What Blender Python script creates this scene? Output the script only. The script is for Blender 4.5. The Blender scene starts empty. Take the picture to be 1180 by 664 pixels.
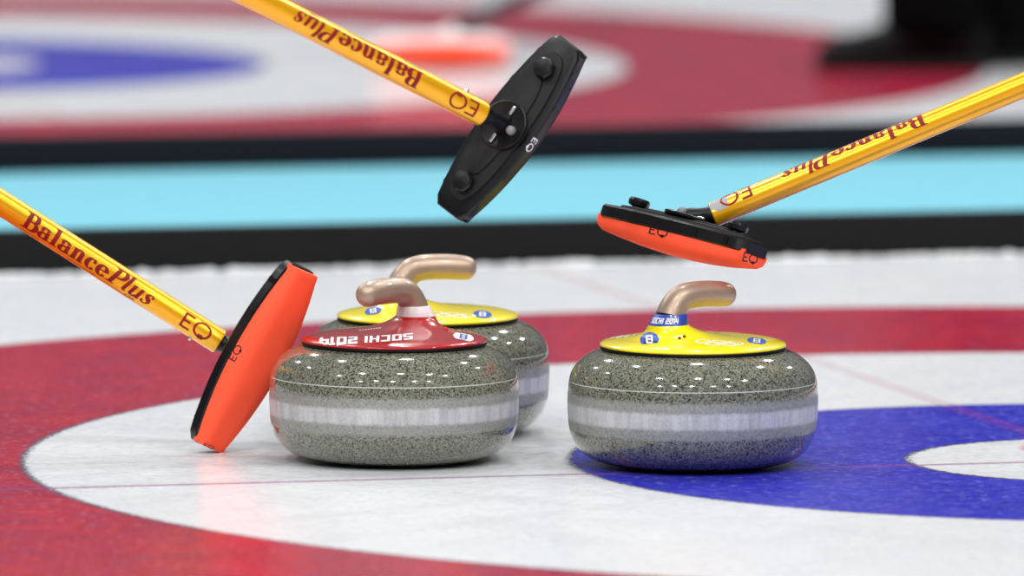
import bpy, bmesh, math, random
from mathutils import Vector, Matrix, noise
from mathutils.bvhtree import BVHTree
random.seed(7)
SC = bpy.context.scene
COL = SC.collection
PI = math.pi
V = Vector

# ------------------------------------------------------------------ camera
F, H, PIT, CX, CY, ROLL, BUT, TH, ND = 12300.56, 1.31234, 0.0931973, 0.67547, 11.97761, 0.00337227, 0.2296, 0.264651, 6.35099
CAM = V((-CX, -CY, H))
Rr = V((1, 0, 0)); Ru = V((0, math.sin(PIT), math.cos(PIT))); Rf = V((0, math.cos(PIT), -math.sin(PIT)))
cr, sr = math.cos(ROLL), math.sin(ROLL)
CR = cr * Rr + sr * Ru
CU = -sr * Rr + cr * Ru
SD = V((math.cos(TH), math.sin(TH), 0)); SN = V((-math.sin(TH), math.cos(TH), 0))

def ray(px, py):
    return (Rf + CR * ((px - 590) / F) + CU * ((332 - py) / F))
def W(px, py, y):
    d = ray(px, py)
    return CAM + d * ((y - CAM.y) / d.y)
def G(px, py):
    d = ray(px, py)
    return CAM + d * (-CAM.z / d.z)

cd = bpy.data.cameras.new('camera'); cam = bpy.data.objects.new('camera', cd); COL.objects.link(cam)
m = Matrix((CR, CU, -Rf)).transposed().to_4x4(); m.translation = CAM
cam.matrix_world = m
cd.sensor_width = 36; cd.lens = F / 1180 * 36; cd.clip_end = 200; cd.clip_start = .1
cd.dof.use_dof = True; cd.dof.focus_distance = 11.98; cd.dof.aperture_fstop = 4.0
SC.camera = cam

# ------------------------------------------------------------------ materials
def lin(c):
    return tuple((x / 255 / 12.92 if x / 255 <= .04045 else ((x / 255 + .055) / 1.055) ** 2.4) for x in c) + (1,)
def mat(name, col, rough=.5, metal=0, coat=0, spec=.5, var=0, vscale=200, bump=0, bscale=400, coat_rough=.05):
    m = bpy.data.materials.new(name); m.use_nodes = True
    nt = m.node_tree; b = nt.nodes['Principled BSDF']
    c = lin(col)
    b.inputs['Base Color'].default_value = c
    b.inputs['Roughness'].default_value = rough; b.inputs['Metallic'].default_value = metal
    b.inputs['Coat Weight'].default_value = coat; b.inputs['Coat Roughness'].default_value = coat_rough
    b.inputs['Specular IOR Level'].default_value = spec
    tc = nt.nodes.new('ShaderNodeTexCoord')
    n = nt.nodes.new('ShaderNodeTexNoise'); n.inputs['Scale'].default_value = vscale; n.inputs['Detail'].default_value = 4
    nt.links.new(tc.outputs['Object'], n.inputs['Vector'])
    mx = nt.nodes.new('ShaderNodeMix'); mx.data_type = 'RGBA'
    mx.inputs['A'].default_value = tuple(x * (1 - var) for x in c[:3]) + (1,)
    mx.inputs['B'].default_value = tuple(min(1, x * (1 + var)) for x in c[:3]) + (1,)
    nt.links.new(n.outputs['Fac'], mx.inputs['Factor']); nt.links.new(mx.outputs['Result'], b.inputs['Base Color'])
    if bump:
        n2 = nt.nodes.new('ShaderNodeTexNoise'); n2.inputs['Scale'].default_value = bscale
        nt.links.new(tc.outputs['Object'], n2.inputs['Vector'])
        bp = nt.nodes.new('ShaderNodeBump'); bp.inputs['Strength'].default_value = bump; bp.inputs['Distance'].default_value = .001
        nt.links.new(n2.outputs['Fac'], bp.inputs['Height']); nt.links.new(bp.outputs['Normal'], b.inputs['Normal'])
    return m

class NT:
    def __init__(s, m): s.nt = m.node_tree
    def new(s, t, **k):
        n = s.nt.nodes.new(t)
        for a, b in k.items(): setattr(n, a, b)
        return n
    def link(s, a, b): s.nt.links.new(a, b)
    def put(s, sock, v):
        if isinstance(v, (int, float)): sock.default_value = v
        else: s.link(v, sock)
    def math(s, op, a, b=0, c=0, clamp=False):
        n = s.new('ShaderNodeMath', operation=op, use_clamp=clamp)
        s.put(n.inputs[0], a); s.put(n.inputs[1], b)
        if op in ('MULTIPLY_ADD', 'COMPARE', 'SMOOTH_MIN'): s.put(n.inputs[2], c)
        return n.outputs[0]
    def step(s, x, e0, e1):
        n = s.new('ShaderNodeMapRange', interpolation_type='SMOOTHSTEP')
        s.put(n.inputs['Value'], x); n.inputs['From Min'].default_value = e0; n.inputs['From Max'].default_value = e1
        return n.outputs['Result']
    def mix(s, f, a, b):
        n = s.new('ShaderNodeMix', data_type='RGBA')
        s.put(n.inputs['Factor'], f)
        for k, v in (('A', a), ('B', b)):
            if isinstance(v, tuple): n.inputs[k].default_value = v
            else: s.link(v, n.inputs[k])
        return n.outputs['Result']
    def noise(s, vec, scale, detail=2, rough=.5):
        n = s.new('ShaderNodeTexNoise'); n.inputs['Scale'].default_value = scale; n.inputs['Detail'].default_value = detail
        n.inputs['Roughness'].default_value = rough
        s.link(vec, n.inputs['Vector']); return n.outputs['Fac']

R8 = 1.2262
def ice_material():
    m = bpy.data.materials.new('painted_ice'); m.use_nodes = True
    t = NT(m); b = m.node_tree.nodes['Principled BSDF']
    geo = t.new('ShaderNodeNewGeometry'); P = geo.outputs['Position']
    sep = t.new('ShaderNodeSeparateXYZ'); t.link(P, sep.inputs[0])
    X, Y = sep.outputs[0], sep.outputs[1]
    # sheet coordinates
    U0 = t.math('ADD', t.math('MULTIPLY', X, SD.x), t.math('MULTIPLY', Y, SD.y))
    Q = t.math('ADD', t.math('MULTIPLY', X, SN.x), t.math('MULTIPLY', Y, SN.y))
    Q2 = t.math('SUBTRACT', Q, ND)
    neigh = t.math('GREATER_THAN', Q, ND / 2)
    q = t.math('ADD', Q, t.math('MULTIPLY', neigh, -ND))
    U = t.math('ADD', U0, t.math('MULTIPLY', neigh, .045))
    rr = t.math('SQRT', t.math('ADD', t.math('MULTIPLY', U, U), t.math('MULTIPLY', q, q)))
    fine = t.noise(P, 260, 3, .7)
    med = t.noise(P, 45, 4, .6)
    grain = t.noise(P, 85, 4, .7)
    grain2 = t.noise(P, 190, 3, .7)
    wob = t.math('ADD', t.math('MULTIPLY', t.math('SUBTRACT', grain2, .5), .030), t.math('MULTIPLY', t.math('SUBTRACT', grain, .5), .012))
    r = t.math('ADD', rr, wob)
    blot = t.noise(P, 9, 5, .65)
    blot2 = t.noise(P, 28, 5, .7)
    white = t.mix(blot, lin((211, 213, 216)), lin((232, 233, 233)))
    white = t.mix(t.math('MULTIPLY', t.step(grain, .42, .70), .7), white, lin((196, 200, 206)))
    red = t.mix(t.step(blot, .35, .7), lin((158, 22, 52)), lin((184, 28, 44)))
    red = t.mix(t.math('MULTIPLY', t.step(blot2, .42, .72), .6), red, lin((136, 44, 96)))
    blue = t.mix(t.step(blot, .3, .7), lin((40, 42, 172)), lin((52, 56, 186)))
    blue = t.mix(t.math('MULTIPLY', t.step(blot2, .45, .75), .5), blue, lin((96, 96, 196)))
    # frost scratches showing pale through the colours
    fr = t.math('MULTIPLY', t.step(grain, .52, .74), .55)
    red = t.mix(fr, red, lin((214, 150, 170)))
    blue = t.mix(fr, blue, lin((170, 172, 224)))
    def ring(e): return t.step(r, e - .0015, e + .0015)
    c = t.mix(ring(1.8288), red, white)
    c = t.mix(t.math('SUBTRACT', 1, ring(R8)), c, white)
    c = t.mix(t.math('SUBTRACT', 1, ring(.6096)), c, blue)
    c = t.mix(t.math('SUBTRACT', 1, ring(BUT)), c, white)
    # dark fuzzy scribed edges of the rings
    for e, a in ((R8, .75), (.6096, .55), (BUT, .8), (1.8288, .25)):
        d = t.math('ABSOLUTE', t.math('SUBTRACT', r, e))
        k = t.math('MULTIPLY', t.math('SUBTRACT', 1, t.step(d, .002, .0062)), a)
        c = t.mix(k, c, lin((70, 72, 92)))
    # string line along the sheet, double line across it
    w2 = t.math('MULTIPLY', t.math('SUBTRACT', fine, .5), .03)
    d = t.math('ABSOLUTE', t.math('ADD', q, w2))
    c = t.mix(t.math('MULTIPLY', t.math('SUBTRACT', 1, t.step(d, .004, .012)), .6), c, lin((140, 70, 130)))
    d = t.math('ABSOLUTE', t.math('SUBTRACT', t.math('ABSOLUTE', t.math('ADD', U, t.math('MULTIPLY', w2, .2))), .0065))
    c = t.mix(t.math('MULTIPLY', t.math('SUBTRACT', 1, t.step(d, .001, .004)), .42), c, lin((176, 40, 70)))
    # small pink print on the button
    dx = t.math('ADD', X, .083); dy = t.math('SUBTRACT', Y, .118)
    dd = t.math('SQRT', t.math('ADD', t.math('MULTIPLY', dx, dx), t.math('MULTIPLY', t.math('MULTIPLY', dy, dy), .12)))
    c = t.mix(t.math('MULTIPLY', t.math('SUBTRACT', 1, t.step(t.math('ADD', dd, wob), .009, .015)), .7), c, lin((222, 90, 110)))
    t.link(c, b.inputs['Base Color'])
    b.inputs['Specular IOR Level'].default_value = .42
    b.inputs['IOR'].default_value = 1.31
    t.link(t.math('MULTIPLY_ADD', med, .12, .10), b.inputs['Roughness'])
    bp = t.new('ShaderNodeBump'); bp.inputs['Strength'].default_value = .5; bp.inputs['Distance'].default_value = .0012
    hgt = t.math('ADD', t.math('MULTIPLY', fine, .5), med)
    t.link(hgt, bp.inputs['Height']); t.link(bp.outputs['Normal'], b.inputs['Normal'])
    return m

def granite_material():
    m = bpy.data.materials.new('granite'); m.use_nodes = True
    t = NT(m); b = m.node_tree.nodes['Principled BSDF']
    tc = t.new('ShaderNodeTexCoord'); O = tc.outputs['Object']
    n1 = t.noise(O, 560, 2, .6); n2 = t.noise(O, 540, 2, .5); n3 = t.noise(O, 60, 3, .5)
    vor = t.new('ShaderNodeTexVoronoi'); vor.inputs['Scale'].default_value = 600; t.link(O, vor.inputs['Vector'])
    sp = t.new('ShaderNodeSeparateColor'); t.link(vor.outputs['Color'], sp.inputs[0])
    c = t.mix(t.step(sp.outputs[0], .1, .9), lin((88, 90, 78)), lin((124, 125, 108)))
    c = t.mix(t.math('MULTIPLY', t.step(n1, .57, .72), .55), c, lin((174, 172, 152)))
    c = t.mix(t.math('MULTIPLY', t.step(sp.outputs[1], .84, .87), .88), c, lin((34, 38, 36)))
    c = t.mix(t.math('MULTIPLY', t.step(n2, .60, .64), .93), c, lin((16, 20, 22)))
    # polished or frosted zones by height
    sep = t.new('ShaderNodeSeparateXYZ'); t.link(O, sep.inputs[0]); Z = sep.outputs[2]
    wz = t.math('MULTIPLY_ADD', t.math('SUBTRACT', n3, .5), .004, Z)
    outer = t.math('MULTIPLY', t.step(wz, .0385, .0440), t.math('SUBTRACT', 1, t.step(wz, .0790, .0870)))
    inner = t.math('MULTIPLY', t.step(wz, .0510, .0560), t.math('SUBTRACT', 1, t.step(wz, .0690, .0740)))
    blur = t.mix(.46, c, lin((160, 161, 162)))
    # knocks left by other stones, upright pale patches around the band
    mp = t.new('ShaderNodeMapping'); mp.inputs['Scale'].default_value = (60, 60, 6); t.link(O, mp.inputs['Vector'])
    kn = t.noise(mp.outputs['Vector'], 1.6, 3, .6)
    pale = t.mix(t.step(kn, .3, .7), t.mix(.58, c, lin((184, 185, 190))), t.mix(.64, c, lin((216, 216, 220))))
    c2 = t.mix(outer, c, blur)
    c2 = t.mix(inner, c2, pale)
    ln = t.math('MULTIPLY', t.step(Z, .0948, .0952), t.math('SUBTRACT', 1, t.step(Z, .0958, .0962)))
    c2 = t.mix(t.math('MULTIPLY', ln, .6), c2, lin((226, 226, 222)))
    t.link(c2, b.inputs['Base Color'])
    t.link(t.math('MULTIPLY_ADD', outer, .34, .08), b.inputs['Roughness'])
    b.inputs['Specular IOR Level'].default_value = .5
    t.link(t.math('SUBTRACT', .55, t.math('MULTIPLY', outer, .50)), b.inputs['Coat Weight'])
    b.inputs['Coat Roughness'].default_value = .03
    return m

def fabric_material(name, a, bcol):
    m = mat(name, a, rough=.75, spec=.25, var=.05, vscale=30, bump=.25, bscale=1800)
    return m

M = dict(
    ice=ice_material(), granite=granite_material(),
    yellow=mat('yellow_plastic', (246, 226, 8), .22, coat=.7, var=.04, vscale=20),
    red=mat('red_plastic', (168, 14, 20), .22, coat=.7, var=.06, vscale=20),
    gasket=mat('black_rubber', (4, 4, 4), .6, spec=.2),
    blue=mat('blue_print', (30, 84, 178), .3, coat=.3),
    white=mat('white_print', (240, 240, 240), .35, coat=.3),
    bandblue=mat('blue_band_plastic', (40, 66, 160), .35, coat=.3),
    bandwhite=mat('white_band_plastic', (226, 216, 216), .35, coat=.3),
    bronze=mat('bronze_lacquer', (166, 144, 126), .42, metal=.55, coat=.3, var=.10, vscale=90, coat_rough=.08),
    shaft=mat('golden_lacquer', (236, 170, 0), .30, metal=.5, coat=.4, var=.03, vscale=60, coat_rough=.12),
    darkshaft=mat('dark_lacquer', (36, 30, 40), .4, var=.05),
    ink=mat('dark_red_print', (128, 6, 12), .55, spec=.3),
    blk=mat('black_print', (30, 12, 12), .5),
    frame=mat('black_moulded_plastic', (8, 8, 10), .30, coat=.05, spec=.3, var=.2, vscale=300, bump=.1, bscale=900),
    plate=mat('dark_grey_plastic', (20, 20, 22), .6, spec=.3, var=.12, vscale=200, bump=.1, bscale=900),
    gloss=mat('glossy_black_plastic', (4, 4, 5), .4, coat=0, spec=.3),
    steel=mat('bright_steel', (205, 205, 205), .25, metal=1),
    ball=mat('grey_plastic_ball', (120, 120, 122), .4),
    tape=mat('worn_grey_tape', (150, 150, 148), .55, var=.25, vscale=400),
    pad=fabric_material('orange_fabric', (255, 88, 56), None),
    padblack=fabric_material('black_fabric', (26, 26, 28), None),
    housing=mat('white_moulded_plastic', (225, 222, 222), .4, var=.03),
    foam=mat('black_foam', (21, 21, 21), .85, spec=.15, var=.25, vscale=60, bump=.5, bscale=300),
    foam2=mat('dark_teal_foam', (4, 12, 20), .8, spec=.2, var=.2, vscale=60, bump=.5, bscale=300),
    carpet=mat('cyan_carpet', (108, 170, 184), .9, spec=.1, var=.05, vscale=25, bump=.3, bscale=500),
    frost=mat('white_frost', (238, 240, 242), .8, spec=.2, var=.04, vscale=90),
    cloth=mat('black_cloth', (4, 4, 5), .9, spec=.05, var=.2, vscale=120),
    shoe=mat('black_leather', (6, 6, 7), .6, spec=.15, var=.2, vscale=90),
    sole=mat('dark_rubber_sole', (18, 18, 18), .7),
    skin=mat('skin', (214, 168, 144), .55, var=.05),
    hair=mat('brown_hair', (60, 42, 30), .6, var=.3, vscale=300),
    eye=mat('eye_white', (235, 235, 232), .2), iris=mat('eye_iris', (50, 60, 70), .2), lips=mat('lips', (176, 104, 98), .5),
)

# ------------------------------------------------------------------ object helpers
def empty(name, mw, label=None, cat=None, group=None):
    o = bpy.data.objects.new(name, None); COL.objects.link(o); o.matrix_world = mw
    o.empty_display_size = .05
    if label: o['label'] = label
    if cat: o['category'] = cat
    if group: o['group'] = group
    return o
def mesh(name, vs, fs, mats, parent=None, smooth=True, mi=None, label=None, sharp=None):
    me = bpy.data.meshes.new(name)
    me.from_pydata([tuple(v) for v in vs], [], fs)
    if not isinstance(mats, (list, tuple)): mats = [mats]
    for q in mats: me.materials.append(q)
    if mi:
        for p, k in zip(me.polygons, mi): p.material_index = k
    for p in me.polygons: p.use_smooth = smooth
    bm = bmesh.new(); bm.from_mesh(me)
    if sharp is not None:
        for e in bm.edges:
            if len(e.link_faces) == 2 and e.calc_face_angle(0) > sharp: e.smooth = False
    bm.to_mesh(me); bm.free()
    o = bpy.data.objects.new(name, me); COL.objects.link(o)
    if parent: o.parent = parent
    if label: o['label'] = label
    return o
def recalc(o):
    bm = bmesh.new(); bm.from_mesh(o.data); bmesh.ops.recalc_face_normals(bm, faces=bm.faces); bm.to_mesh(o.data); bm.free()
    return o

def lathe(prof, n=96, c=(0, 0), cap_first=True, cap_last=True):
    """prof: (r, z[, cx]) from the outside bottom up."""
    vs, fs = [], []
    for p in prof:
        r, z = p[0], p[1]; ox = p[2] if len(p) > 2 else 0
        for i in range(n):
            a = 2 * PI * i / n
            vs.append((c[0] + ox + r * math.cos(a), c[1] + r * math.sin(a), z))
    for k in range(len(prof) - 1):
        for i in range(n):
            j = (i + 1) % n
            fs.append((k * n + i, k * n + j, (k + 1) * n + j, (k + 1) * n + i))
    if cap_first: fs.append(tuple(reversed(range(n))))
    if cap_last: fs.append(tuple(range((len(prof) - 1) * n, len(prof) * n)))
    return vs, fs
def catmull(pts, sub=6):
    out = []
    P = [pts[0]] + list(pts) + [pts[-1]]
    for i in range(1, len(P) - 2):
        for s in range(sub):
            t = s / sub
            out.append(tuple(.5 * (2 * b + (c - a) * t + (2 * a - 5 * b + 4 * c - d) * t * t + (-a + 3 * b - 3 * c + d) * t ** 3)
                             for a, b, c, d in zip(P[i - 1], P[i], P[i + 1], P[i + 2])))
    out.append(tuple(pts[-1]))
    return out
def sweep(path, radii, n=32, capped=(True, True), round_end=(False, False), ref=None):
    pts = [V(p) for p in path]; rad = list(radii)
    def rounding(p0, p1, r):
        d = (p0 - p1).normalized(); out = []
        for k in range(1, 9):
            a = k / 8 * PI / 2
            if isinstance(r, tuple): out.append((p0 + d * min(r) * math.sin(a) * .95, tuple(max(q * math.cos(a), 1e-5) for q in r)))
            else: out.append((p0 + d * r * math.sin(a) * .95, max(r * math.cos(a), 1e-5)))
        return out
    if round_end[1]:
        e = rounding(pts[-1], pts[-2], rad[-1])
        for p, r in e: pts.append(p); rad.append(r)
    if round_end[0]:
        e = rounding(pts[0], pts[1], rad[0])
        for p, r in e: pts.insert(0, p); rad.insert(0, r)
    vs, fs = [], []
    t0 = (pts[1] - pts[0]).normalized()
    nrm = V(ref) if ref else t0.orthogonal()
    nrm = (nrm - t0 * nrm.dot(t0)).normalized()
    for k, p in enumerate(pts):
        if k == 0: t = pts[1] - pts[0]
        elif k == len(pts) - 1: t = pts[-1] - pts[-2]
        else: t = pts[k + 1] - pts[k - 1]
        t.normalize(); nrm = (nrm - t * nrm.dot(t)).normalized(); b = t.cross(nrm)
        rr = rad[k]
        rx, ry = rr if isinstance(rr, tuple) else (rr, rr)
        for i in range(n):
            a = 2 * PI * i / n
            vs.append(p + nrm * rx * math.cos(a) + b * ry * math.sin(a))
    for k in range(len(pts) - 1):
        for i in range(n):
            j = (i + 1) % n
            fs.append((k * n + i, k * n + j, (k + 1) * n + j, (k + 1) * n + i))
    if capped[0]: fs.append(tuple(reversed(range(n))))
    if capped[1]: fs.append(tuple(range((len(pts) - 1) * n, len(pts) * n)))
    return vs, fs
def loft(rings, closed_ends=True):
    """rings: equal-length lists of points, each a closed loop."""
    n = len(rings[0]); vs = [p for r in rings for p in r]; fs = []
    for k in range(len(rings) - 1):
        for i in range(n):
            j = (i + 1) % n
            fs.append((k * n + i, k * n + j, (k + 1) * n + j, (k + 1) * n + i))
    if closed_ends:
        fs.append(tuple(reversed(range(n)))); fs.append(tuple(range((len(rings) - 1) * n, len(rings) * n)))
    return vs, fs
def join(*parts):
    vs, fs = [], []
    for v, f in parts:
        o = len(vs); vs += list(v); fs += [tuple(i + o for i in q) for q in f]
    return vs, fs

# ------------------------------------------------------------------ lettering: strokes with a width, laid on surfaces
def strip(pts, ws, step=.06, across=3):
    P = [V((p[0], p[1])) for p in pts]
    if not isinstance(ws, (list, tuple)): ws = [ws] * len(P)
    Q, Wd = [], []
    for i in range(len(P) - 1):
        L = (P[i + 1] - P[i]).length; k = max(1, int(math.ceil(L / step)))
        for s in range(k):
            t = s / k; Q.append(P[i].lerp(P[i + 1], t)); Wd.append(ws[i] * (1 - t) + ws[i + 1] * t)
    Q.append(P[-1]); Wd.append(ws[-1])
    vs, fs = [], []
    for i, p in enumerate(Q):
        d = (Q[min(i + 1, len(Q) - 1)] - Q[max(i - 1, 0)])
        if d.length < 1e-9: d = V((1, 0))
        d.normalize(); nn = V((-d.y, d.x))
        for a in range(across + 1):
            s = (a / across - .5) * Wd[i]
            vs.append((p.x + nn.x * s, p.y + nn.y * s))
    for i in range(len(Q) - 1):
        for a in range(across):
            q = i * (across + 1) + a
            fs.append((q, q + across + 1, q + across + 2, q + 1))
    return vs, fs
def arc(cx, cy, rx, ry, a0, a1, thin, thick, n=20):
    pts, ws = [], []
    for i in range(n + 1):
        a = math.radians(a0 + (a1 - a0) * i / n)
        pts.append((cx + rx * math.cos(a), cy + ry * math.sin(a)))
        ws.append(thin + (thick - thin) * abs(math.cos(a)) ** 1.3)
    return strip(pts, ws)
def disc(cx, cy, rx, ry, n=28, rings=5):
    vs, fs = [(cx, cy)], []
    for k in range(1, rings + 1):
        for i in range(n):
            a = 2 * PI * i / n; vs.append((cx + rx * k / rings * math.cos(a), cy + ry * k / rings * math.sin(a)))
    for i in range(n): fs.append((0, 1 + i, 1 + (i + 1) % n))
    for k in range(rings - 1):
        for i in range(n):
            j = (i + 1) % n; fs.append((1 + k * n + i, 1 + (k + 1) * n + i, 1 + (k + 1) * n + j, 1 + k * n + j))
    return vs, fs
TN, TK = .075, .225
def g_B():
    return join(strip([(.22, 0), (.22, 1)], TK), strip([(0, .03), (.5, .03)], TN), strip([(0, .97), (.48, .97)], TN),
                strip([(.3, .52), (.48, .52)], TN), arc(.44, .745, .2, .225, 90, -90, TN, TK + .02), arc(.46, .275, .25, .245, 90, -90, TN, TK + .04)), .84
def g_a():
    return join(disc(.16, .5, .085, .085), arc(.3, .48, .2, .17, 160, 20, TN, TK - .02), strip([(.48, .5), (.48, .14), (.54, .05), (.64, .06)], [.19, .19, .12, .06]),
                arc(.3, .2, .19, .17, 60, 320, TN, TK)), .68
def g_l():
    return join(strip([(.2, 0), (.2, 1.04)], TK), strip([(0, .03), (.4, .03)], TN), strip([(.0, .98), (.2, 1.0)], [.05, .1])), .44
def g_n():
    return join(strip([(.19, 0), (.19, .67)], TK), strip([(0, .03), (.36, .03)], TN), strip([(0, .63), (.19, .63)], [.04, .08]),
                arc(.38, .46, .15, .19, 150, 0, TN, TK), strip([(.53, .46), (.53, 0)], TK), strip([(.4, .03), (.72, .03)], TN)), .78
def g_c():
    return join(arc(.32, .33, .22, .3, 50, 320, TN, TK + .02), disc(.45, .5, .09, .09)), .6
def g_e():
    return join(arc(.32, .33, .22, .3, 0, 322, TN, TK + .02), strip([(.2, .35), (.55, .35)], TN)), .62
def shear(g, k=.26):
    (v, f), w = g
    return ([(x + k * y, y) for x, y in v], f), w
def g_P():
    return shear((join(strip([(.22, 0), (.22, 1)], TK), strip([(0, .03), (.44, .03)], TN), strip([(0, .97), (.48, .97)], TN),
                       strip([(.3, .47), (.46, .47)], TN), arc(.44, .72, .24, .25, 90, -90, TN, TK + .02)), .78))
def g_li():
    return shear((join(strip([(.15, .1), (.15, 1.04)], .19), strip([(.15, .1), (.2, .03), (.32, .08)], [.16, .1, .04]), strip([(0, .98), (.15, 1.0)], [.04, .09])), .36))
def g_u():
    return shear((join(strip([(.15, .18), (.15, .66)], .19), strip([(.02, .62), (.15, .63)], [.04, .08]), arc(.3, .2, .16, .17, 180, 350, .1, .18),
                       strip([(.52, .1), (.52, .66)], .19), strip([(.52, .1), (.57, .03), (.68, .08)], [.16, .1, .04])), .70))
def g_s():
    return shear((join(strip([(.47, .53), (.36, .64), (.22, .63), (.14, .52), (.22, .40), (.36, .30), (.42, .18), (.34, .05), (.2, .02), (.06, .12)],
                             [.1, .06, .09, .16, .2, .2, .16, .08, .06, .12]), disc(.44, .53, .06, .08), disc(.08, .15, .06, .08)), .54))
def layout(glyphs, gap=.03):
    x = 0; parts = []
    for g in glyphs:
        (v, f), w = g
        parts.append(([(a + x, b) for a, b in v], f)); x += w + gap
    return join(*parts), x - gap
BAL = layout([g_B(), g_a(), g_l(), g_a(), g_n(), g_c(), g_e(), g_P(), g_li(), g_u(), g_s()], .0)
def g_E(w=.13): return join(strip([(.08, 0), (.08, 1)], w), strip([(.08, w / 2), (.62, w / 2)], w), strip([(.08, .5), (.5, .5)], w), strip([(.08, 1 - w / 2), (.62, 1 - w / 2)], w)), .72
def g_Q(w=.13):
    return join(arc(.5, .5, .46, .46, 0, 360, w, w, 32),
                strip([(.44, .24), (.52, -.1)], w * .8), strip([(.58, .26), (.66, -.08)], w * .8), strip([(.38, .12), (.72, .14)], w * .8), strip([(.38, .02), (.74, .04)], w * .8)), 1.0
EQ = layout([g_E(), g_Q()], .02)
def poly(pts, w=.2): return strip(pts, w, step=.1)
S_ = lambda: (join(poly([(.6, .9), (.1, .9)]), poly([(.1, 1), (.1, .45)]), poly([(.0, .52), (.6, .52)]), poly([(.55, .55), (.55, 0)]), poly([(0, .1), (.6, .1)])), .66)
O_ = lambda: (join(poly([(0, .9), (.65, .9)]), poly([(.1, 0), (.1, 1)]), poly([(.55, 0), (.55, 1)]), poly([(0, .1), (.65, .1)])), .71)
C_ = lambda: (join(poly([(0, .9), (.6, .9)]), poly([(.1, 0), (.1, 1)]), poly([(0, .1), (.6, .1)])), .66)
H_ = lambda: (join(poly([(.1, 0), (.1, 1)]), poly([(.55, 0), (.55, 1)]), poly([(.1, .52), (.55, .52)])), .71)
I_ = lambda: (poly([(.1, 0), (.1, 1)]), .26)
D2 = lambda: (join(poly([(0, .9), (.6, .9)]), poly([(.52, 1), (.52, .5)]), poly([(.0, .52), (.6, .52)]), poly([(.1, .55), (.1, 0)]), poly([(0, .1), (.6, .1)])), .66)
D1 = lambda: (join(poly([(.2, 0), (.2, 1)]), poly([(.0, .85), (.2, .93)], .15)), .36)
D4 = lambda: (join(poly([(.1, .35), (.1, 1)]), poly([(0, .4), (.65, .4)]), poly([(.5, 0), (.5, 1)])), .70)
SP = lambda: (([], []), .3)
SOCHI = layout([S_(), O_(), C_(), H_(), I_(), SP(), D2(), O_(), D1(), D4()], .06)
D8 = lambda w=.17: join(strip([(.1, 0), (.1, 1)], w), strip([(.55, 0), (.55, 1)], w), strip([(.05, .08), (.6, .08)], w), strip([(.05, .5), (.6, .5)], w), strip([(.05, .92), (.6, .92)], w))
mono = lambda a: (join(*[strip(p, .14) for p in a]), None)
COMT = layout([(disc(.08, .08, .08, .08), .2), (arc(.3, .35, .22, .3, 45, 315, .14, .16), .6), (arc(.3, .35, .24, .3, 0, 360, .14, .16), .66),
               (join(strip([(.08, 0), (.08, .7)], .15), strip([(.4, 0), (.4, .6)], .15), strip([(.72, 0), (.72, .6)], .15), strip([(.08, .6), (.72, .6)], .12)), .8)], .05)
def rings_emblem():
    out = []
    for i, (x, y) in enumerate(((0, 0), (1.1, 0), (2.2, 0), (.55, -.5), (1.65, -.5))):
        out.append(arc(x - 1.1, y + .25, .48, .48, 0, 360, .13, .13, 28))
    return join(*out)
def place2d(g, scale, ox=0, oy=0, rot=0):
    v, f = g; c, s = math.cos(rot), math.sin(rot)
    return [((x * c - y * s) * scale + ox, (x * s + y * c) * scale + oy) for x, y in v], f
def centred(txt, height, width=None):
    """text (layout result) scaled to a height, centred on the origin"""
    (v, f), w = txt
    sx = (width / w) if width else height
    return [((x - w / 2) * sx, (y - .5) * height) for x, y in v], f
def decal(name, layers, fn, mats, parent, label=None):
    vs, fs, mi = [], [], []
    for k, (v, f) in enumerate(layers):
        o = len(vs); vs += [fn(x, y, k) for x, y in v]; fs += [tuple(i + o for i in q) for q in f]; mi += [k] * len(f)
    return mesh(name, vs, fs, mats, parent, True, mi, label)
def bvh(o):
    return BVHTree.FromPolygons([v.co.copy() for v in o.data.vertices], [tuple(p.vertices) for p in o.data.polygons])
def surf_map(tree, mw, anchor_local, normal, tdir_local, off=.00025):
    n = normal.normalized(); t1 = (tdir_local - n * tdir_local.dot(n)).normalized(); t2 = n.cross(t1)
    def fn(x, y, k=0):
        p = anchor_local + t1 * x + t2 * y
        q, nn, _, _ = tree.ray_cast(p + n * .02, -n, .05)
        if q is None: q, nn, _, _ = tree.find_nearest(p)
        if nn.dot(n) < 0: nn = -nn
        return q + nn * (off * (1 + k))
    return fn
def on_pixel(tree, mw, px, py, tdir_world):
    inv = mw.inverted(); o = inv @ CAM; d = (inv.to_3x3() @ ray(px, py)).normalized()
    q, n, _, _ = tree.ray_cast(o, d)
    if q is None:
        q, n, _, _ = tree.find_nearest(inv @ W(px, py, mw.translation.y))
    if n.dot(d) > 0: n = -n
    return surf_map(tree, mw, q, n, inv.to_3x3() @ V(tdir_world))

# ------------------------------------------------------------------ the place
def band(name, n0, n1, z0, z1, mt, label, cat, bevel=.006, kind=None, length=(-14, 14)):
    """a long straight bar lying along the sheets, rounded top edges"""
    prof = [(n0, z0), (n0, z1 - bevel), (n0 + bevel * .3, z1 - bevel * .3), (n0 + bevel, z1), (n1 - bevel, z1), (n1 - bevel * .3, z1 - bevel * .3), (n1, z1 - bevel), (n1, z0)]
    rings = [[SD * u + SN * a + V((0, 0, b)) for a, b in prof] for u in [length[0] + (length[1] - length[0]) * i / 40 for i in range(41)]]
    vs, fs = loft(rings)
    o = recalc(mesh(name, vs, fs, mt, None, True, sharp=.5))
    if kind: o['kind'] = kind
    else: o['label'] = label; o['category'] = cat
    return o
S = 30
fl = mesh('floor', [(-S, -14, 0), (S, -14, 0), (S, 45, 0), (-S, 45, 0)], [(0, 1, 2, 3)], M['ice'], smooth=False); fl['kind'] = 'structure'
NB, NF = 2.50, 4.07
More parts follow.
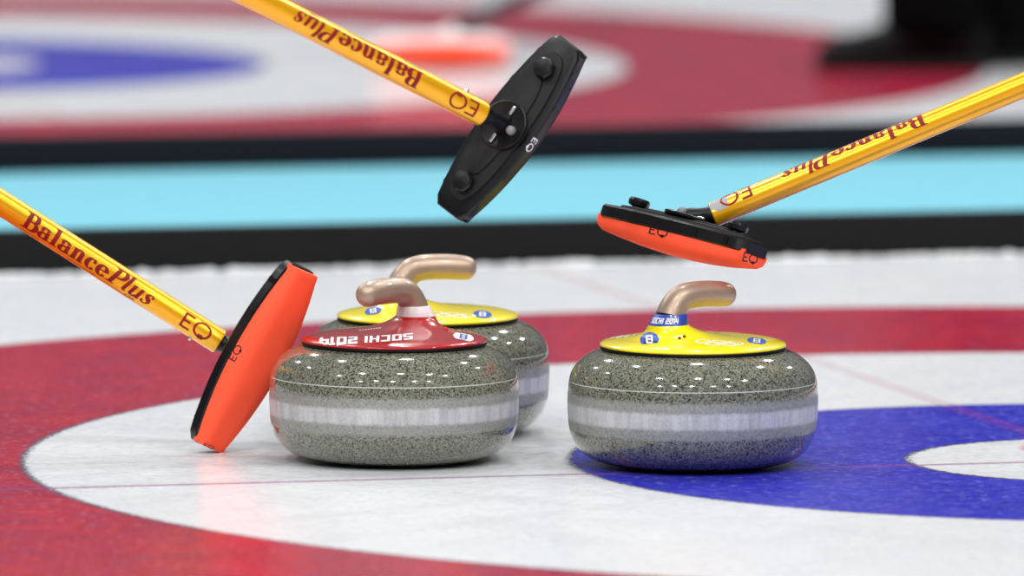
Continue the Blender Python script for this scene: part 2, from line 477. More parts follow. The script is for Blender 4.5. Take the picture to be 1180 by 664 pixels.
band('floor_walkway', NB + .036, NF + .002, -.002, .004, M['carpet'], '', '', .001, 'structure')
band('foam_divider', NB, NB + .036, 0, .0585, M['foam'], 'charcoal black foam divider strip, the nearer one, with frost along its foot', 'divider')
band('foam_divider', NF, NF + .036, 0, .057, M['foam2'], 'dark blurred foam divider strip on the far side of the cyan walkway', 'divider')
# frost swept up against the near divider
def frost():
    vs, fs = [], []
    N = 900; u0, u1 = -2.6, 3.2
    for i in range(N + 1):
        u = u0 + (u1 - u0) * i / N
        a = noise.noise(V((u * 9, 0, 0))); b = noise.noise(V((u * 55, 3, 0))); c = noise.noise(V((u * 160, 7, 0)))
        h = max(.0006, .0022 + .003 * a + .004 * b + .004 * c)
        w = .02 + .012 * a + .008 * b
        for (dn, z) in ((-w, 0.0002), (-w * .55, h * .35), (-w * .25, h * .8), (-.0005, h), (-.0002, 0.0002)):
            vs.append(SD * u + SN * (NB + dn) + V((0, 0, z)))
    for i in range(N):
        for k in range(4):
            q = i * 5 + k; fs.append((q, q + 1, q + 6, q + 5))
    o = recalc(mesh('frost', vs, fs, M['frost'])); o['kind'] = 'stuff'
    o['label'] = 'ragged line of white frost built up along the foot of the near divider'; o['category'] = 'frost'
frost()

# ------------------------------------------------------------------ curling stones
BODY = [(.030, .004), (.055, .0035), (.060, .0005), (.064, 0), (.070, .0002), (.082, .0012), (.098, .0032), (.112, .0074), (.124, .0142), (.1322, .0235), (.1370, .0345), (.1394, .0470),
        (.1403, .0600), (.1406, .0720), (.1403, .0840), (.1393, .0945), (.1368, .1040), (.1316, .1130), (.1235, .1208), (.1138, .1268), (.1050, .1298), (.0980, .1308), (.06, .1308)]
COVER = [(.1030, .1342, 0), (.1046, .1354, 0), (.1038, .1378, 0), (.0980, .1402, 0), (.0870, .1424, 0), (.0740, .1442, -.003), (.0620, .1458, -.0095), (.0520, .1472, -.0152), (.0435, .1489, -.0205),
         (.0360, .1513, -.0255), (.0298, .1544, -.0300), (.0250, .1578, -.0336), (.0222, .1612, -.0358)]
def make_stone(loc, rz, cover_mat, band_mat, label, tone):
    mw = Matrix.Translation(loc) @ Matrix.Rotation(rz, 4, 'Z')
    root = empty('curling_stone', mw, label, 'curling stone', None)
    v, f = lathe(catmull(BODY, 5), 160); mesh('granite_body', v, f, M['granite'], root)
    v, f = lathe([(.098, .1300), (.1025, .1302), (.1040, .1315), (.1042, .1335), (.1030, .1346), (.09, .1348)], 128); mesh('rim_gasket', v, f, M['gasket'], root)
    v, f = lathe(catmull(COVER, 6), 128, cap_first=False, cap_last=False)
    cov = mesh('handle_cover', v, f, cover_mat, root)
    # collar band between the cover and the handle
    v, f = lathe([(.0205, .1600, -.0358), (.0224, .1602, -.0358), (.0226, .1608, -.0357), (.0205, .1660, -.0345), (.0187, .1718, -.0328), (.0182, .1724, -.0326), (.0160, .1726, -.0326)], 64); col = mesh('collar_band', v, f, band_mat, root, sharp=.7)
    hp = catmull([(-.0330, 0, .1690), (-.0300, 0, .1760), (-.0260, 0, .1820), (-.0190, 0, .1880), (-.0090, 0, .1912), (.0060, 0, .1922), (.0220, 0, .1920), (.0380, 0, .1908), (.0450, 0, .1900)], 6)
    hr = catmull([(.0168,), (.0160,), (.0154,), (.0150,), (.0148,), (.0147,), (.0147,), (.0144,), (.0138,)], 6)
    v, f = sweep(hp, [r[0] for r in hr], 48, round_end=(False, True), ref=(0, 1, 0)); mesh('handle', v, f, M['bronze'], root)
    return root, mw, cov, col

yR, xR = G(798, 536).y, G(798, 536).x
st_r, mw_r, cov_r, col_r = make_stone((xR, yR, 0), math.radians(38), M['yellow'], M['bandblue'],
    'granite curling stone with yellow cover and blue neck collar, standing on the blue circle', 0)
gl = G(454, 530)
st_l, mw_l, cov_l, col_l = make_stone((gl.x, gl.y, 0), math.radians(180 + 49), M['red'], M['bandwhite'],
    'grey granite curling stone with red cover and bronze handle, beside the orange sweeping pad', 0)
gb = G(492.5, 499)
st_b, mw_b, cov_b, col_b = make_stone((gb.x, gb.y, 0), math.radians(16), M['yellow'], M['bandblue'],
    'grey granite curling stone with yellow cover, partly hidden behind the red one', 0)

def view_print(part, mw, px, py, tdir):
    """print pressed on from the front, so that it looks undistorted on a steep curve"""
    inv = mw.inverted(); o = inv @ CAM; d = (inv.to_3x3() @ ray(px, py)).normalized(); tr = bvh(part)
    q, n, _, _ = tr.ray_cast(o, d)
    if q is None: q, n, _, _ = tr.find_nearest(inv @ W(px, py, mw.translation.y))
    return surf_map(tr, mw, q, -d, inv.to_3x3() @ V(tdir))
def badge(cov, mw, px, py, wpx, hpx, tilt, body, ink, flip=1, name='number_badge'):
    fn = view_print(cov, mw, px, py, (1, 0, tilt))
    rx, ry = wpx / 2060, hpx / 2060
    d = D8(.16); g = ([((x - .325) * rx * 1.2, (y - .5) * ry * 1.1) for x, y in d[0]], d[1])
    decal(name, [disc(0, 0, rx, ry, 40, 7), g], fn, [body, ink], cov)
def text_on(cov, mw, px, py, tdir, txt, h, w, mt, name='lettering'):
    fn = on_pixel(bvh(cov), mw, px, py, tdir)
    v, f = centred(txt, h, w)
    decal(name, [([(x, y - 5.5 * x * x) for x, y in v], f)], fn, [mt], cov)
def rings_on(cov, mw, px, py, tdir, s):
    fn = on_pixel(bvh(cov), mw, px, py, tdir)
    decal('rings_emblem', [place2d(rings_emblem(), s)], fn, [M['white']], cov)

# right stone marks
badge(cov_r, mw_r, 748.5, 391.5, 22, 17, .1, M['blue'], M['white'])
badge(cov_r, mw_r, 872, 393, 22, 8, -.12, M['blue'], M['white'])
rings_on(cov_r, mw_r, 830, 395.5, (1, .12, 0), .0165)
rings_on(cov_r, mw_r, 716, 388, (.6, -1, 0), .0125)
bt = bvh(col_r)
def collar_text(col, mw, rz, ang0, mt):
    tr = bvh(col)
    def fn(x, y, k=0):
        a = ang0 - rz + x / .0205
        z = .1662 + y
        c = V((-.0345 + (z - .1662) * .35, 0, z)); d = V((math.cos(a), math.sin(a), 0))
        q, nn, _, _ = tr.ray_cast(c + d * .04, -d)
        if q is None: q = c + d * .0205; nn = d
        return q + d * .0002
    decal('lettering', [centred(SOCHI, .0062, .036)], fn, [mt], col)
collar_text(col_r, mw_r, math.radians(38), math.radians(-90 - 20), M['white'])
# red stone marks
text_on(cov_l, mw_l, 421, 391, (-1, 0, 0), SOCHI, .036, .106, M['white'])
badge(cov_l, mw_l, 534, 388.5, 24, 9.5, -.2, M['white'], M['blue'])
fnl = on_pixel(bvh(cov_l), mw_l, 427, 379.5, (1, 0, 0))
decal('printed_line', [join(*[strip([(-.013 + i * .0032, 0), (-.0107 + i * .0032, 0)], .007, .002) for i in range(8)])], fnl, [M['tape']], cov_l)
# rear stone marks
badge(cov_b, mw_b, 430, 358.5, 20, 10, .2, M['blue'], M['white'])
badge(cov_b, mw_b, 556, 362.5, 22, 9, -.08, M['blue'], M['white'])
rings_on(cov_b, mw_b, 521, 363, (1, -.05, 0), .0165)
# small red knob and dark red dot pair on the covers, unlit
def sensor(cov, mw, px, py, mt, r=.0026):
    tr = bvh(cov); inv = mw.inverted(); o = inv @ CAM; d = (inv.to_3x3() @ ray(px, py)).normalized()
    q, n, _, _ = tr.ray_cast(o, d)
    if q is None: q, n, _, _ = tr.find_nearest(inv @ W(px, py, mw.translation.y))
    if n.dot(d) > 0: n = -n
    v, f = sweep([q - n * .001, q + n * .0006, q + n * .0012], [r, r, r * .8], 16, round_end=(False, True))
    mesh('cover_knob', v, f, mt, cov)
sensor(cov_l, mw_l, 515, 374, M['red']); 
sensor(cov_r, mw_r, 783, 390.5, M['ink'], .0018); sensor(cov_r, mw_r, 788.5, 388.5, M['ink'], .0018)

# ------------------------------------------------------------------ sweeping brooms
HL = .1155
def head_w(x, k=1.0, inset=0.0):
    a = abs(x) / HL
    return (.0365 - .0135 * min(a, .93) ** 2 / .865) * k - inset
def outline(inset=0, length=HL, n=26):
    """closed loop of the lens-shaped head in x, y"""
    L = length - inset; cham = .0085; pts = []
    xs = [-(L - cham) + 2 * (L - cham) * i / n for i in range(n + 1)]
    for x in xs: pts.append((x, -head_w(x, 1, inset)))
    wl = head_w(L, 1, inset)
    pts.append((L, -(wl - cham * .8))); pts.append((L, (wl - cham * .8)))
    for x in reversed(xs): pts.append((x, head_w(x, 1, inset)))
    pts.append((-L, (wl - cham * .8))); pts.append((-L, -(wl - cham * .8)))
    return pts
def slab(prof, length=HL):
    """prof: list of (inset, z)"""
    return loft([[(x, y, z) for x, y in outline(i, length)] for i, z in prof])
def pad_shell(depth=.0245):
    rings = []
    nx, ny = 40, 25
    L = HL - .0015
    for i in range(nx + 1):
        s = -1 + 2 * i / nx
        x = L * (math.sin(s * PI / 2) * .35 + s * .65)
        w = head_w(x, 1, .0022)
        a = abs(x) / L
        d = depth * (1 - .34 * a ** 2)
        if a > .97: d *= 1 - .10 * ((a - .97) / .03) ** 2
        ring = []
        for j in range(ny):
            u = -1 + 2 * j / (ny - 1); uu = math.sin(u * PI / 2)
            ring.append((x, w * uu, -d * (1 - abs(uu) ** 4.2) ** .42))
        ring += [(x, w * (1 - 2 * q / 6), .001) for q in range(1, 6)][::1]
        rings.append(ring)
    return loft(rings)
def make_broom(O, L, N, shaft_end, shaft_dir, label, F_text=None, text_to_head=True, padm='pad', shaftm='shaft', framem='frame', platem='plate', text=True,
               button=None, length=1.18, r=.0143, eq_roll=0, extra=None, neck_len=0):
    N = N.normalized(); L = (L - N * L.dot(N)).normalized(); Wd = N.cross(L)
    mw = Matrix((L, Wd, N)).transposed().to_4x4(); mw.translation = O
    root = empty('sweeping_broom', mw, label, 'broom')
    inv = mw.inverted(); R = inv.to_3x3()
    # head
    v, f = slab([(.002, -.0035), (0, -.002), (0, .0098), (.0015, .0122), (.006, .0130)]); frm = recalc(mesh('head_frame', v, f, M[framem], root, sharp=.5))
    v, f = pad_shell(); pad = recalc(mesh('sweeping_pad', v, f, M[padm], root, sharp=.9))
    for sx in (-.088, -.046, .046, .088):
        w0 = head_w(sx)
        for sy in (-1, 1):
            y0, y1 = sy * (w0 - .004), sy * (w0 + .0006)
            vv, ff = loft([[(sx - .004, y, -.0012), (sx - .004, y, .0082), (sx - .0025, y, .0096), (sx + .0025, y, .0096), (sx + .004, y, .0082), (sx + .004, y, -.0012)] for y in (y0, y1 - sy * .0006, y1)])
            recalc(mesh('frame_clip', vv, ff, M[framem], frm, sharp=.4))
    # raised back plate with waisted ribs
    def plate_loop(lx, wy, z, n=40):
        out = []
        for i in range(n):
            a = 2 * PI * i / n; c, s = math.cos(a), math.sin(a)
            x = lx * math.copysign(abs(c) ** .6, c); y = wy * math.copysign(abs(s) ** .6, s) * (1 - .25 * (x / lx) ** 2)
            out.append((x, y, z))
        return out
    v, f = loft([plate_loop(.098, .0265, .0122), plate_loop(.097, .0258, .0160), plate_loop(.093, .0225, .0168)])
    plt = recalc(mesh('back_plate', v, f, M[platem], root, sharp=.5))
    v, f = loft([plate_loop(.066, .0150, .0165), plate_loop(.065, .0145, .0192), plate_loop(.062, .0120, .0200)])
    recalc(mesh('raised_rib', v, f, M[platem], plt, sharp=.5))
    # swivel disc with its ball; bright pins imitate highlights on the bracket edges
    v, f = lathe([(.0275, .0195), (.0280, .0222), (.0265, .0232), (.0248, .0226), (.001, .0224)], 48); dsc = mesh('swivel_disc', v, f, M['gloss' if framem == 'frame' else platem], root, sharp=.5)
    for sx in (-1, 1):
        v, f = sweep([(sx * .0142, .0, .0240), (sx * .0225, .0, .0240)], [.0021, .0021], 12, round_end=(True, True))
        mesh('highlight_pin', v, f, M['steel'], dsc)
    sg = -1 if (R @ shaft_dir).y > 0 else 1
    v, f = sweep([(.0, sg * .0135, .0215), (.0, sg * .0135, .0255)], [.0055, .0052], 20, round_end=(False, True)); mesh('swivel_ball', v, f, M['ball'], dsc)
    # clamp knobs
    for sx in (-1, 1):
        x = sx * .077
        v, f = lathe([(.0070, .0160), (.0070, .0188), (.0095, .0193), (.0116, .0208), (.0121, .0255), (.0104, .0285), (.0030, .0292)], 32, c=(x, -.001))
        for q in range(len(v)):   # scalloped grip
            px, py, pz = v[q]; a = math.atan2(py + .001, px - x); rr = math.hypot(px - x, py + .001)
            if rr > .008: s = 1 + .035 * math.cos(a * 8); v[q] = (x + (px - x) * s, -.001 + (py + .001) * s, pz)
        mesh('clamp_knob', v, f, M[framem], root, sharp=.6)
    # neck and shaft
    D = (R @ shaft_dir).normalized(); Sx = inv @ shaft_end
    piv = V((0, 0, .0225))
    mid = piv.lerp(Sx, .55)
    v, f = sweep(catmull([tuple(piv - V((0, 0, .005))), tuple(piv), tuple(mid), tuple(Sx + D * .001), tuple(Sx + D * .03)], 5),
                 [x[0] for x in catmull([(.0085,), (.0095,), (.0088,), (.0112,), (.0112,)], 5)], 28)
    mesh('neck_joint', v, f, M['gloss' if framem == 'frame' else framem], root, sharp=.8)
    v, f = sweep([(-.009, 0, .0235), (.009, 0, .0235)], [.0050, .0050], 20); v2, f2 = sweep([(-.008, 0, .020), (-.008, 0, .0250)], [.0045, .0045], 16); v3, f3 = sweep([(.008, 0, .020), (.008, 0, .0250)], [.0045, .0045], 16)
    v, f = join((v, f), (v2, f2), (v3, f3)); mesh('hinge_bracket', v, f, M['gloss' if framem == 'frame' else framem], root, sharp=.6)
    T = .0012
    pp = [Sx + D * (neck_len + .0006), Sx + D * neck_len, Sx + D * (neck_len + .001), Sx + D * (neck_len + .4), Sx + D * (length - .03), Sx + D * length]
    v, f = sweep([Sx + D * (neck_len + .012), Sx + D * (neck_len + .0001), Sx + D * neck_len, Sx + D * (neck_len + .0008), Sx + D * .4, Sx + D * length], [r - T, r - T, r - T * .5, r, r, r], 64, capped=(False, True))
    # first two rings share the bore; build the lip by hand
    sh = mesh('shaft', v, f, M[shaftm], root, sharp=.6)
    v, f = sweep([Sx + D * (length - .02), Sx + D * length, Sx + D * (length + .012)], [r + .0012, r + .0012, r], 32, round_end=(False, True)); mesh('end_cap', v, f, M['gasket'], root, sharp=.7)
    def cyl(Fw, to_head, off0=0):
        Fl = R @ Fw; Fl = (Fl - D * Fl.dot(D)).normalized()
        Tt = -D if to_head else D
        U = Fl.cross(Tt)
        def fn(cdist):
            def g(x, y, k=0):
                a = y / r
                c = Sx + D * (cdist if not to_head else cdist) + Tt * x
                return c + (Fl * math.cos(a) + U * math.sin(a)) * (r + .0002)
            return g
        return fn
    if text:
        fn = cyl(F_text, text_to_head)
        k = 1
        decal('brand_lettering', [centred(BAL, .0205, .171)], fn(.1775), [M['ink']], sh)
        q = centred(COMT, .0055, .014)
        decal('web_lettering', [place2d(q, 1, .062 if text_to_head else .062, -.0135)], fn(.1775), [M['ink']], sh)
        for x0, cnt in ((-.083, 11), (-.020, 17)):
            tiny = join(strip([(x0, -.0003), (x0 + cnt * .0022, -.0003)], .0003, .004, 1), *[strip([(x0 + .0022 * i, 0), (x0 + .0022 * i + .0016, 0)], .0011, .001) for i in range(cnt)])
            decal('fine_print', [place2d(tiny, 1, 0, -.0148)], fn(.1775), [M['ink']], sh)
        fe = cyl(F_text, text_to_head)
        decal('model_lettering', [centred(EQ, .0185, .0375)], fe(.0325), [M['ink']], sh)
    if button is not None:
        Fl = R @ button; Fl = (Fl - D * Fl.dot(D)).normalized(); c = Sx + D * .031
        v, f = sweep([c + Fl * (r - .003), c + Fl * (r + .0004), c + Fl * (r + .0012)], [.0031, .0031, .0024], 20, round_end=(False, True)); mesh('push_button', v, f, M['steel'], sh)
    return root, mw, dict(pad=pad, frame=frm, shaft=sh), (Sx, D, r, cyl)

def pad_text(bro, part, px, py, tdir, h, w, mt, name='pad_lettering'):
    root, mw, parts, _ = bro
    inv = mw.inverted(); o = inv @ CAM; d = (inv.to_3x3() @ ray(px, py)).normalized(); tr = bvh(parts[part])
    q, n, _, _ = tr.ray_cast(o, d)
    if q is None: q, n, _, _ = tr.find_nearest(inv @ W(px, py, mw.translation.y))
    fn = surf_map(tr, mw, q, -d, inv.to_3x3() @ V(tdir))
    decal(name, [centred(EQ, h, w)], fn, [mt], parts[part])
UP = V((0, 0, 1)); AW = V((0, 1, 0)); RT = V((1, 0, 0))
# left broom, pad leaning against the ice beside the red stone
yl = .048
O = W(292.5, 418, yl) + V((0, 0, .0066))
Lv = (W(345, 318, yl - .004) - W(230, 522, yl + .004)).normalized()
Pn = AW.cross(Lv); Pn = Pn if Pn.x < 0 else -Pn           # in-picture normal, left and up
al = math.radians(52)
N = (Pn * math.cos(al) + AW * math.sin(al)).normalized()
LF = V((0, 0, .004)); E0 = W(253.2, 398, yl + .035) + LF; E1 = W(0, 237, yl + .02) + LF
br_l = make_broom(O, Lv, N, E0, E1 - E0, 'golden yellow broom with orange pad standing on the ice at left of the red stone',
                  F_text=V((0, -1, .10)), text_to_head=True, button=V((-.5, 0, -1)) + V((0, -.25, 0)))
pad_text(br_l, 'pad', 271.5, 407, Lv, .0085, .019, M['blk'])
pad_text(br_l, 'pad', 238, 519.5, (1, 0, -.35), .004, .012, M['blk'])
# top broom, black pad, back of the head turned to the camera
yt = -.20
O = W(590, 149, yt)
Lv = (W(660, 53, yt) - W(522, 245, yt)).normalized()
Pn = AW.cross(Lv); Pn = Pn if Pn.x < 0 else -Pn
ga = math.radians(32)
N = Pn * math.sin(ga) - AW * math.cos(ga)
E0 = W(555.6, 131.2, yt - .045); dd = W(300, 0, yt - .045) - E0
E1 = E0 + dd + V((0, -1, 0)) * dd.length * math.tan(math.radians(25))
E1 = W(300, 0, E1.y)
br_t = make_broom(O, Lv, N, E0, E1 - E0, 'golden yellow broom held in the air at top, its black head back to the camera',
                  F_text=V((0.15, -1, .05)), text_to_head=False, padm='padblack', button=V((.45, -.1, 1)))
# right broom, orange pad hovering above the right stone
yr = .02
A = W(702, 250.5, yr + .080); B = W(872, 292.5, yr - .080)
Lv = (B - A).normalized(); O = (A + B) / 2
de = math.radians(24)
N = V((0, math.sin(de), math.cos(de))); N = (N - Lv * N.dot(Lv)).normalized()
E0 = W(821.2, 247.7, yr - .0); E1 = W(1180, 98, yr + .0)
Dr = (E1 - E0).normalized(); upp = (UP - Dr * UP.dot(Dr)).normalized()
a = math.radians(52)
br_r = make_broom(O, Lv, N, E0, Dr, 'golden yellow broom with orange pad held in the air above the right-hand stone',
                  F_text=V((0, -1, 0)) * math.cos(a) + upp * math.sin(a), text_to_head=True)
pad_text(br_r, 'pad', 759, 266.5, Lv, .0105, .021, M['blk'])
pad_text(br_r, 'pad', 864.5, 297.5, Lv, .0105, .0165, M['blk'])
# worn grey tape on the right shaft end
Sx, D, r, cyl = br_r[3]
fnt = cyl(V((0, -1, 0)) * math.cos(math.radians(62)) + upp * math.sin(math.radians(62)), True)
tp = []
for i in range(40):
    a_ = 2 * PI * i / 40; k = 1 + .18 * noise.noise(V((math.cos(a_) * 1.7, math.sin(a_) * 1.7, 2)))
    tp.append((.0105 * k * math.copysign(abs(math.cos(a_)) ** .6, math.cos(a_)), .0125 * k * math.copysign(abs(math.sin(a_)) ** .6, math.sin(a_))))
vs_, fs_ = [(0, 0)], []
for k in range(1, 6): vs_ += [(x * k / 5, y * k / 5) for x, y in tp]
for i in range(40): fs_.append((0, 1 + i, 1 + (i + 1) % 40))
for k in range(4):
    for i in range(40):
        j = (i + 1) % 40; fs_.append((1 + k * 40 + i, 1 + (k + 1) * 40 + i, 1 + (k + 1) * 40 + j, 1 + k * 40 + j))
decal('worn_tape', [(vs_, fs_)], fnt(.0115), [M['tape']], br_r[2]['shaft'])
# white lettering on the dark pad edge of the top broom
pad_text(br_t, 'frame', 612.5, 167, W(606, 175, yt) - W(620, 155, yt), .006, .017, M['white'])

# far broom on the neighbouring sheet
yf = 6.0
O = W(508, 54, yf)
N = V((0, .62, .78)).normalized()
E0 = W(518, 33, yf + .02); E1 = W(592, -2, yf + .52)
br_f = make_broom(O, V((1, 0, 0)), N, E0, E1 - E0, 'blurred broom with white head and orange pad on the far sheet', text=False, shaftm='darkshaft', framem='housing', platem='housing', neck_len=.02)
low = min((br_f[1] @ v.co).z for v in br_f[2]['pad'].data.vertices)
br_f[0].location.z -= low - .001

# ------------------------------------------------------------------ person on the far sheet, mostly above the frame
def shoe(name, x, y, parent, rot):
    """low black shoe, toe to -x"""
    prof = [(-.155, .030, .010, .018), (-.148, .040, .028, .030), (-.125, .047, .045, .040), (-.085, .051, .052, .046), (-.04, .050, .066, .045), (0.0, .044, .086, .040), (.05, .038, .100, .036), (.095, .037, .098, .036), (.125, .033, .088, .030), (.138, .022, .066, .020)]
    def mk(z0, ztop, grow):
        rings = []
        for (px, w, h, w2) in prof:
            ring = []
            for i in range(24):
                a = 2 * PI * i / 24; c, s = math.cos(a), math.sin(a)
                zz = z0 + ((ztop(h) - z0) * (.5 + .5 * s))
                ww = (w + grow) * math.copysign(abs(c) ** .7, c) * (1 - .25 * max(0, s))
                ring.append((px * (1 + grow * 3), ww, zz))
            rings.append(ring)
        return loft(rings)
    mwl = Matrix.Translation((x, y, 0)) @ Matrix.Rotation(rot, 4, 'Z')
    v, f = mk(.014, lambda h: h + .014, 0); o = recalc(mesh(name, [mwl @ V(p) for p in v], f, M['shoe'], parent))
    v, f = mk(.001, lambda h: .018, .003); s_ = recalc(mesh('shoe_sole', [mwl @ V(p) for p in v], f, M['sole'], o))
    return o
def skin_mesh(name, joints, edges, mt, parent, levels=2):
    me = bpy.data.meshes.new(name); me.from_pydata([j[0] for j in joints], edges, [])
    o = bpy.data.objects.new(name, me); COL.objects.link(o)
    o.modifiers.new('skin', 'SKIN')
    for k, j in enumerate(joints):
        rr = j[1]; rr = rr if isinstance(rr, tuple) else (rr, rr)
        me.skin_vertices[0].data[k].radius = rr
        me.skin_vertices[0].data[k].use_root = (k == 0)
    sb = o.modifiers.new('sub', 'SUBSURF'); sb.levels = levels; sb.render_levels = levels
    dg = bpy.context.evaluated_depsgraph_get(); em = bpy.data.meshes.new_from_object(o.evaluated_get(dg))
    bpy.data.objects.remove(o)
    em.materials.clear(); em.materials.append(mt)
    for p in em.polygons: p.use_smooth = True
    o = bpy.data.objects.new(name, em); COL.objects.link(o); o.parent = parent
    return o
def person():
    ax, ay = W(940, 70, 6.05).x + .155, 6.05
    bx, by = ax + .13, 6.13
    root = empty('person', Matrix.Translation((ax + .1, (ay + by) / 2, 0)), 'person in black trousers and black shoes standing on the far sheet at top right', 'person')
    ox, oy = ax + .1, (ay + by) / 2
    A = V((ax - ox, ay - oy, 0)); B = V((bx - ox, by - oy, 0))
    # body: pelvis root, legs, spine, arms, neck (bare skin below clothing)
    P = []; Eg = []
    def j(p, r, par=None):
        P.append((tuple(p), r))
        if par is not None: Eg.append((par, len(P) - 1))
        return len(P) - 1
    hip = j((.06, 0, .93), (.13, .11))
    for s, Ft in ((-1, A), (1, B)):
        h = j((.05, s * .085, .88), .085, hip); k = j((Ft.x * .6 + .00, Ft.y * .8 + 0, .49), .058, h); c = j((Ft.x * .8 + .04, Ft.y * .9, .33), .052, k)
        an = j((Ft.x + .06, Ft.y, .085), .036, c)
    w = j((.05, 0, 1.08), (.12, .10), hip); ch = j((.04, 0, 1.28), (.15, .11), w); nb = j((.03, 0, 1.44), (.07, .065), ch); nk = j((.01, 0, 1.50), .052, nb)
    j((-.005, 0, 1.57), .054, nk)
    hands = []
    for s in (-1, 1):
        sh = j((.03, s * .17, 1.40), .052, nb); el = j((.03, s * .22, 1.13), .040, sh); wr = j((-.10, s * .20, .93), .026, el); hands.append((V((-.10, s * .20, .93)), s))
    body = skin_mesh('body', P, Eg, M['skin'], root)
    # head with face
    vs, fs = [], []
    n, mrows = 40, 28
    for i in range(mrows + 1):
        t = PI * i / mrows; z = math.cos(t); rr = math.sin(t)
        for k in range(n):
            a = 2 * PI * k / n; x, y = rr * math.cos(a), rr * math.sin(a)
            X = x * .098; Y = y * .076; Z = z * .118
            if z < -.1: X *= 1 - .18 * (-z - .1); Y *= 1 - .38 * (-z - .1)
            fx = max(0, -math.cos(a)) * rr
            X -= .020 * math.exp(-((Z + .012) / .018) ** 2 - (Y / .010) ** 2) * (x < 0)      # nose
            X -= .006 * math.exp(-((Z + .05) / .010) ** 2 - (Y / .022) ** 2) * (x < 0)       # lips
            X -= .009 * math.exp(-((Z + .088) / .018) ** 2 - (Y / .022) ** 2) * (x < 0)      # chin
            X += .009 * math.exp(-((Z - .016) / .012) ** 2 - ((abs(Y) - .030) / .013) ** 2) * (x < 0)  # eye sockets
            vs.append((X - .012, Y, Z + 1.655))
    for i in range(mrows):
        for k in range(n):
            q = (k + 1) % n; fs.append((i * n + k, (i + 1) * n + k, (i + 1) * n + q, i * n + q))
    hd = mesh('head', vs, fs, M['skin'], root)
    for s in (-1, 1):
        v, f = lathe([(.0004, -.011), (.006, -.009), (.0105, -.004), (.0118, 0), (.0105, .004), (.006, .009), (.0004, .011)], 20)
        mesh('eye', [(x - .092, y + s * .030, z + 1.670) for x, y, z in v], f, M['eye'], hd)
        v, f = sweep([(.005, s * .076, 1.68), (.012, s * .086, 1.665), (.008, s * .082, 1.64), (.0, s * .076, 1.632)], [.008, .012, .010, .006], 14, round_end=(True, True)); mesh('ear', v, f, M['skin'], hd)
    v, f = sweep([(-.100, -.022, 1.604), (-.106, 0, 1.6045), (-.100, .022, 1.604)], [.003, .005, .003], 10, round_end=(True, True)); mesh('mouth', v, f, M['lips'], hd)
    hv = []
    for (x, y, z) in vs: hv.append(((x + .012) * 1.09 - .004, y * 1.10, (z - 1.655) * 1.07 + 1.662))
    keep = [q for q in fs if all((hv[i][2] > 1.715 or (hv[i][0] > .0 and hv[i][2] > 1.60)) for i in q)]
    mesh('hair', hv, keep, M['hair'], root)
    # hands with five fingers
    for wr, s in hands:
        d = V((-.55, 0, -.83)).normalized(); side = V((-.83, 0, .55)); palm = wr + d * .045
        prs = []
        prs.append(sweep([wr - d * .03, wr, wr + d * .03, wr + d * .07, wr + d * .085], [(.02, .024), (.018, .026), (.014, .038), (.013, .040), (.009, .034)], 20, round_end=(False, True), ref=(0, 1, 0)))
        for q, (off, ln) in enumerate(((-.028, .068), (-.010, .078), (.009, .072), (.027, .056))):
            b = wr + d * .078 + side * off
            c1 = b + d * ln * .45; c2 = c1 + (d + V((0, -s * .5, 0))).normalized() * ln * .3; c3 = c2 + (d + V((0, -s * 1.1, 0))).normalized() * ln * .25
            prs.append(sweep([b - d * .02, b, c1, c2, c3], [.009, .0088, .0082, .0076, .0066], 12, round_end=(False, True)))
        tb = wr + d * .03 + side * .026
        prs.append(sweep([tb - d * .01, tb + side * .016 + d * .015, tb + side * .026 + d * .042, tb + side * .028 + d * .064], [.013, .011, .0095, .008], 12, round_end=(True, True)))
        v, f = join(*prs); mesh('hand', v, f, M['skin'], root)
    # clothes
    Pj = []; Ej = []
    P = Pj; Eg = Ej
    def jj(p, r, par=None):
        Pj.append((tuple(p), r))
        if par is not None: Ej.append((par, len(Pj) - 1))
        return len(Pj) - 1
    h0 = jj((.06, 0, .96), (.165, .145))
    for s, Ft in ((-1, A), (1, B)):
        h = jj((.05, s * .09, .86), .112, h0); k = jj((Ft.x * .6, Ft.y * .8, .49), .090, h); c = jj((Ft.x * .85 + .03, Ft.y * .9, .27), .090, k); an = jj((Ft.x + .045, Ft.y, .10), .096, c); jj((Ft.x + .045, Ft.y, .040), .098, an)
    skin_mesh('trousers', Pj, Ej, M['cloth'], root)
    Pj.clear(); Ej.clear()
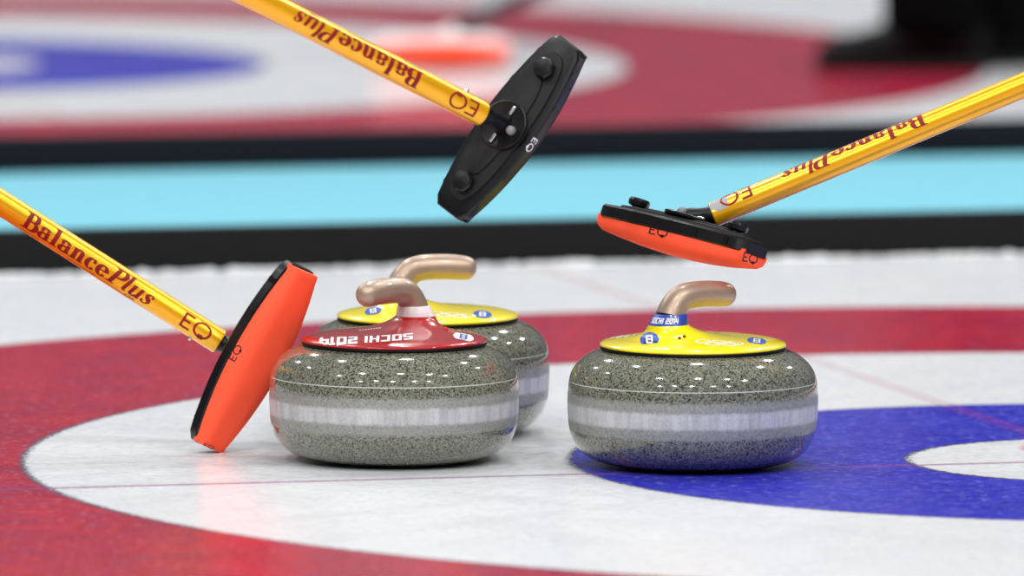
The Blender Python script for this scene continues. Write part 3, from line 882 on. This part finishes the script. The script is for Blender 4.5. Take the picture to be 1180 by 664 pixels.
    h0 = jj((.05, 0, 1.08), (.20, .17)); hm = jj((.06, 0, .95), (.21, .18), h0); jj((.06, 0, .84), (.20, .17), hm); c = jj((.04, 0, 1.28), (.20, .16), h0); nb = jj((.03, 0, 1.43), (.115, .11), c); jj((.015, 0, 1.50), .078, nb)
    for s in (-1, 1):
        sh = jj((.03, s * .18, 1.39), .088, nb); el = jj((.03, s * .225, 1.13), .068, sh); jj((-.085, s * .203, .950), .048, el)
    skin_mesh('jacket', Pj, Ej, M['cloth'], root)
    shoe('shoe', A.x, A.y, root, 0); shoe('shoe', B.x, B.y, root, .12)
person()

# ------------------------------------------------------------------ light: arena lamps high above, dim hall around
def lamp(x, y, z, size, power, col=(1, 1, 1)):
    d = bpy.data.lights.new('arena_lamp', 'AREA'); d.shape = 'RECTANGLE'; d.size = size; d.size_y = size * .5; d.energy = power; d.color = col
    o = bpy.data.objects.new('arena_lamp', d); COL.objects.link(o); o.location = (x, y, z)
    tgt = V((-.5, 1.5, 0)); q = (V((x, y, z)) - tgt).to_track_quat('Z', 'Y'); o.rotation_euler = q.to_euler()
for x in (-9, -4.6, -.4, 3.8, 8.2):
    for y in (-12.5, -4.5, 4.5, 11):
        lamp(x + random.uniform(-.8, .8), y + random.uniform(-.6, .6), 9 + random.uniform(-.5, .5), .5, 320 if y < -8 else 235 if y < 0 else 150 if y < 8 else 250)
wd = bpy.data.worlds.new('world'); SC.world = wd; wd.use_nodes = True
nt = wd.node_tree; bg = nt.nodes['Background']
tc = nt.nodes.new('ShaderNodeTexCoord'); sx = nt.nodes.new('ShaderNodeSeparateXYZ'); nt.links.new(tc.outputs['Generated'], sx.inputs[0])
rp = nt.nodes.new('ShaderNodeValToRGB'); nt.links.new(sx.outputs[2], rp.inputs[0])
rp.color_ramp.elements[0].position = 0; rp.color_ramp.elements[0].color = (.10, .105, .115, 1)
rp.color_ramp.elements[1].position = .6; rp.color_ramp.elements[1].color = (.20, .20, .21, 1)
nt.links.new(rp.outputs[0], bg.inputs[0]); bg.inputs[1].default_value = 1.0
SC.view_settings.view_transform = 'Standard'; SC.view_settings.look = 'None'; SC.view_settings.exposure = -.02; SC.view_settings.gamma = 1
SC.view_settings.use_curve_mapping = False
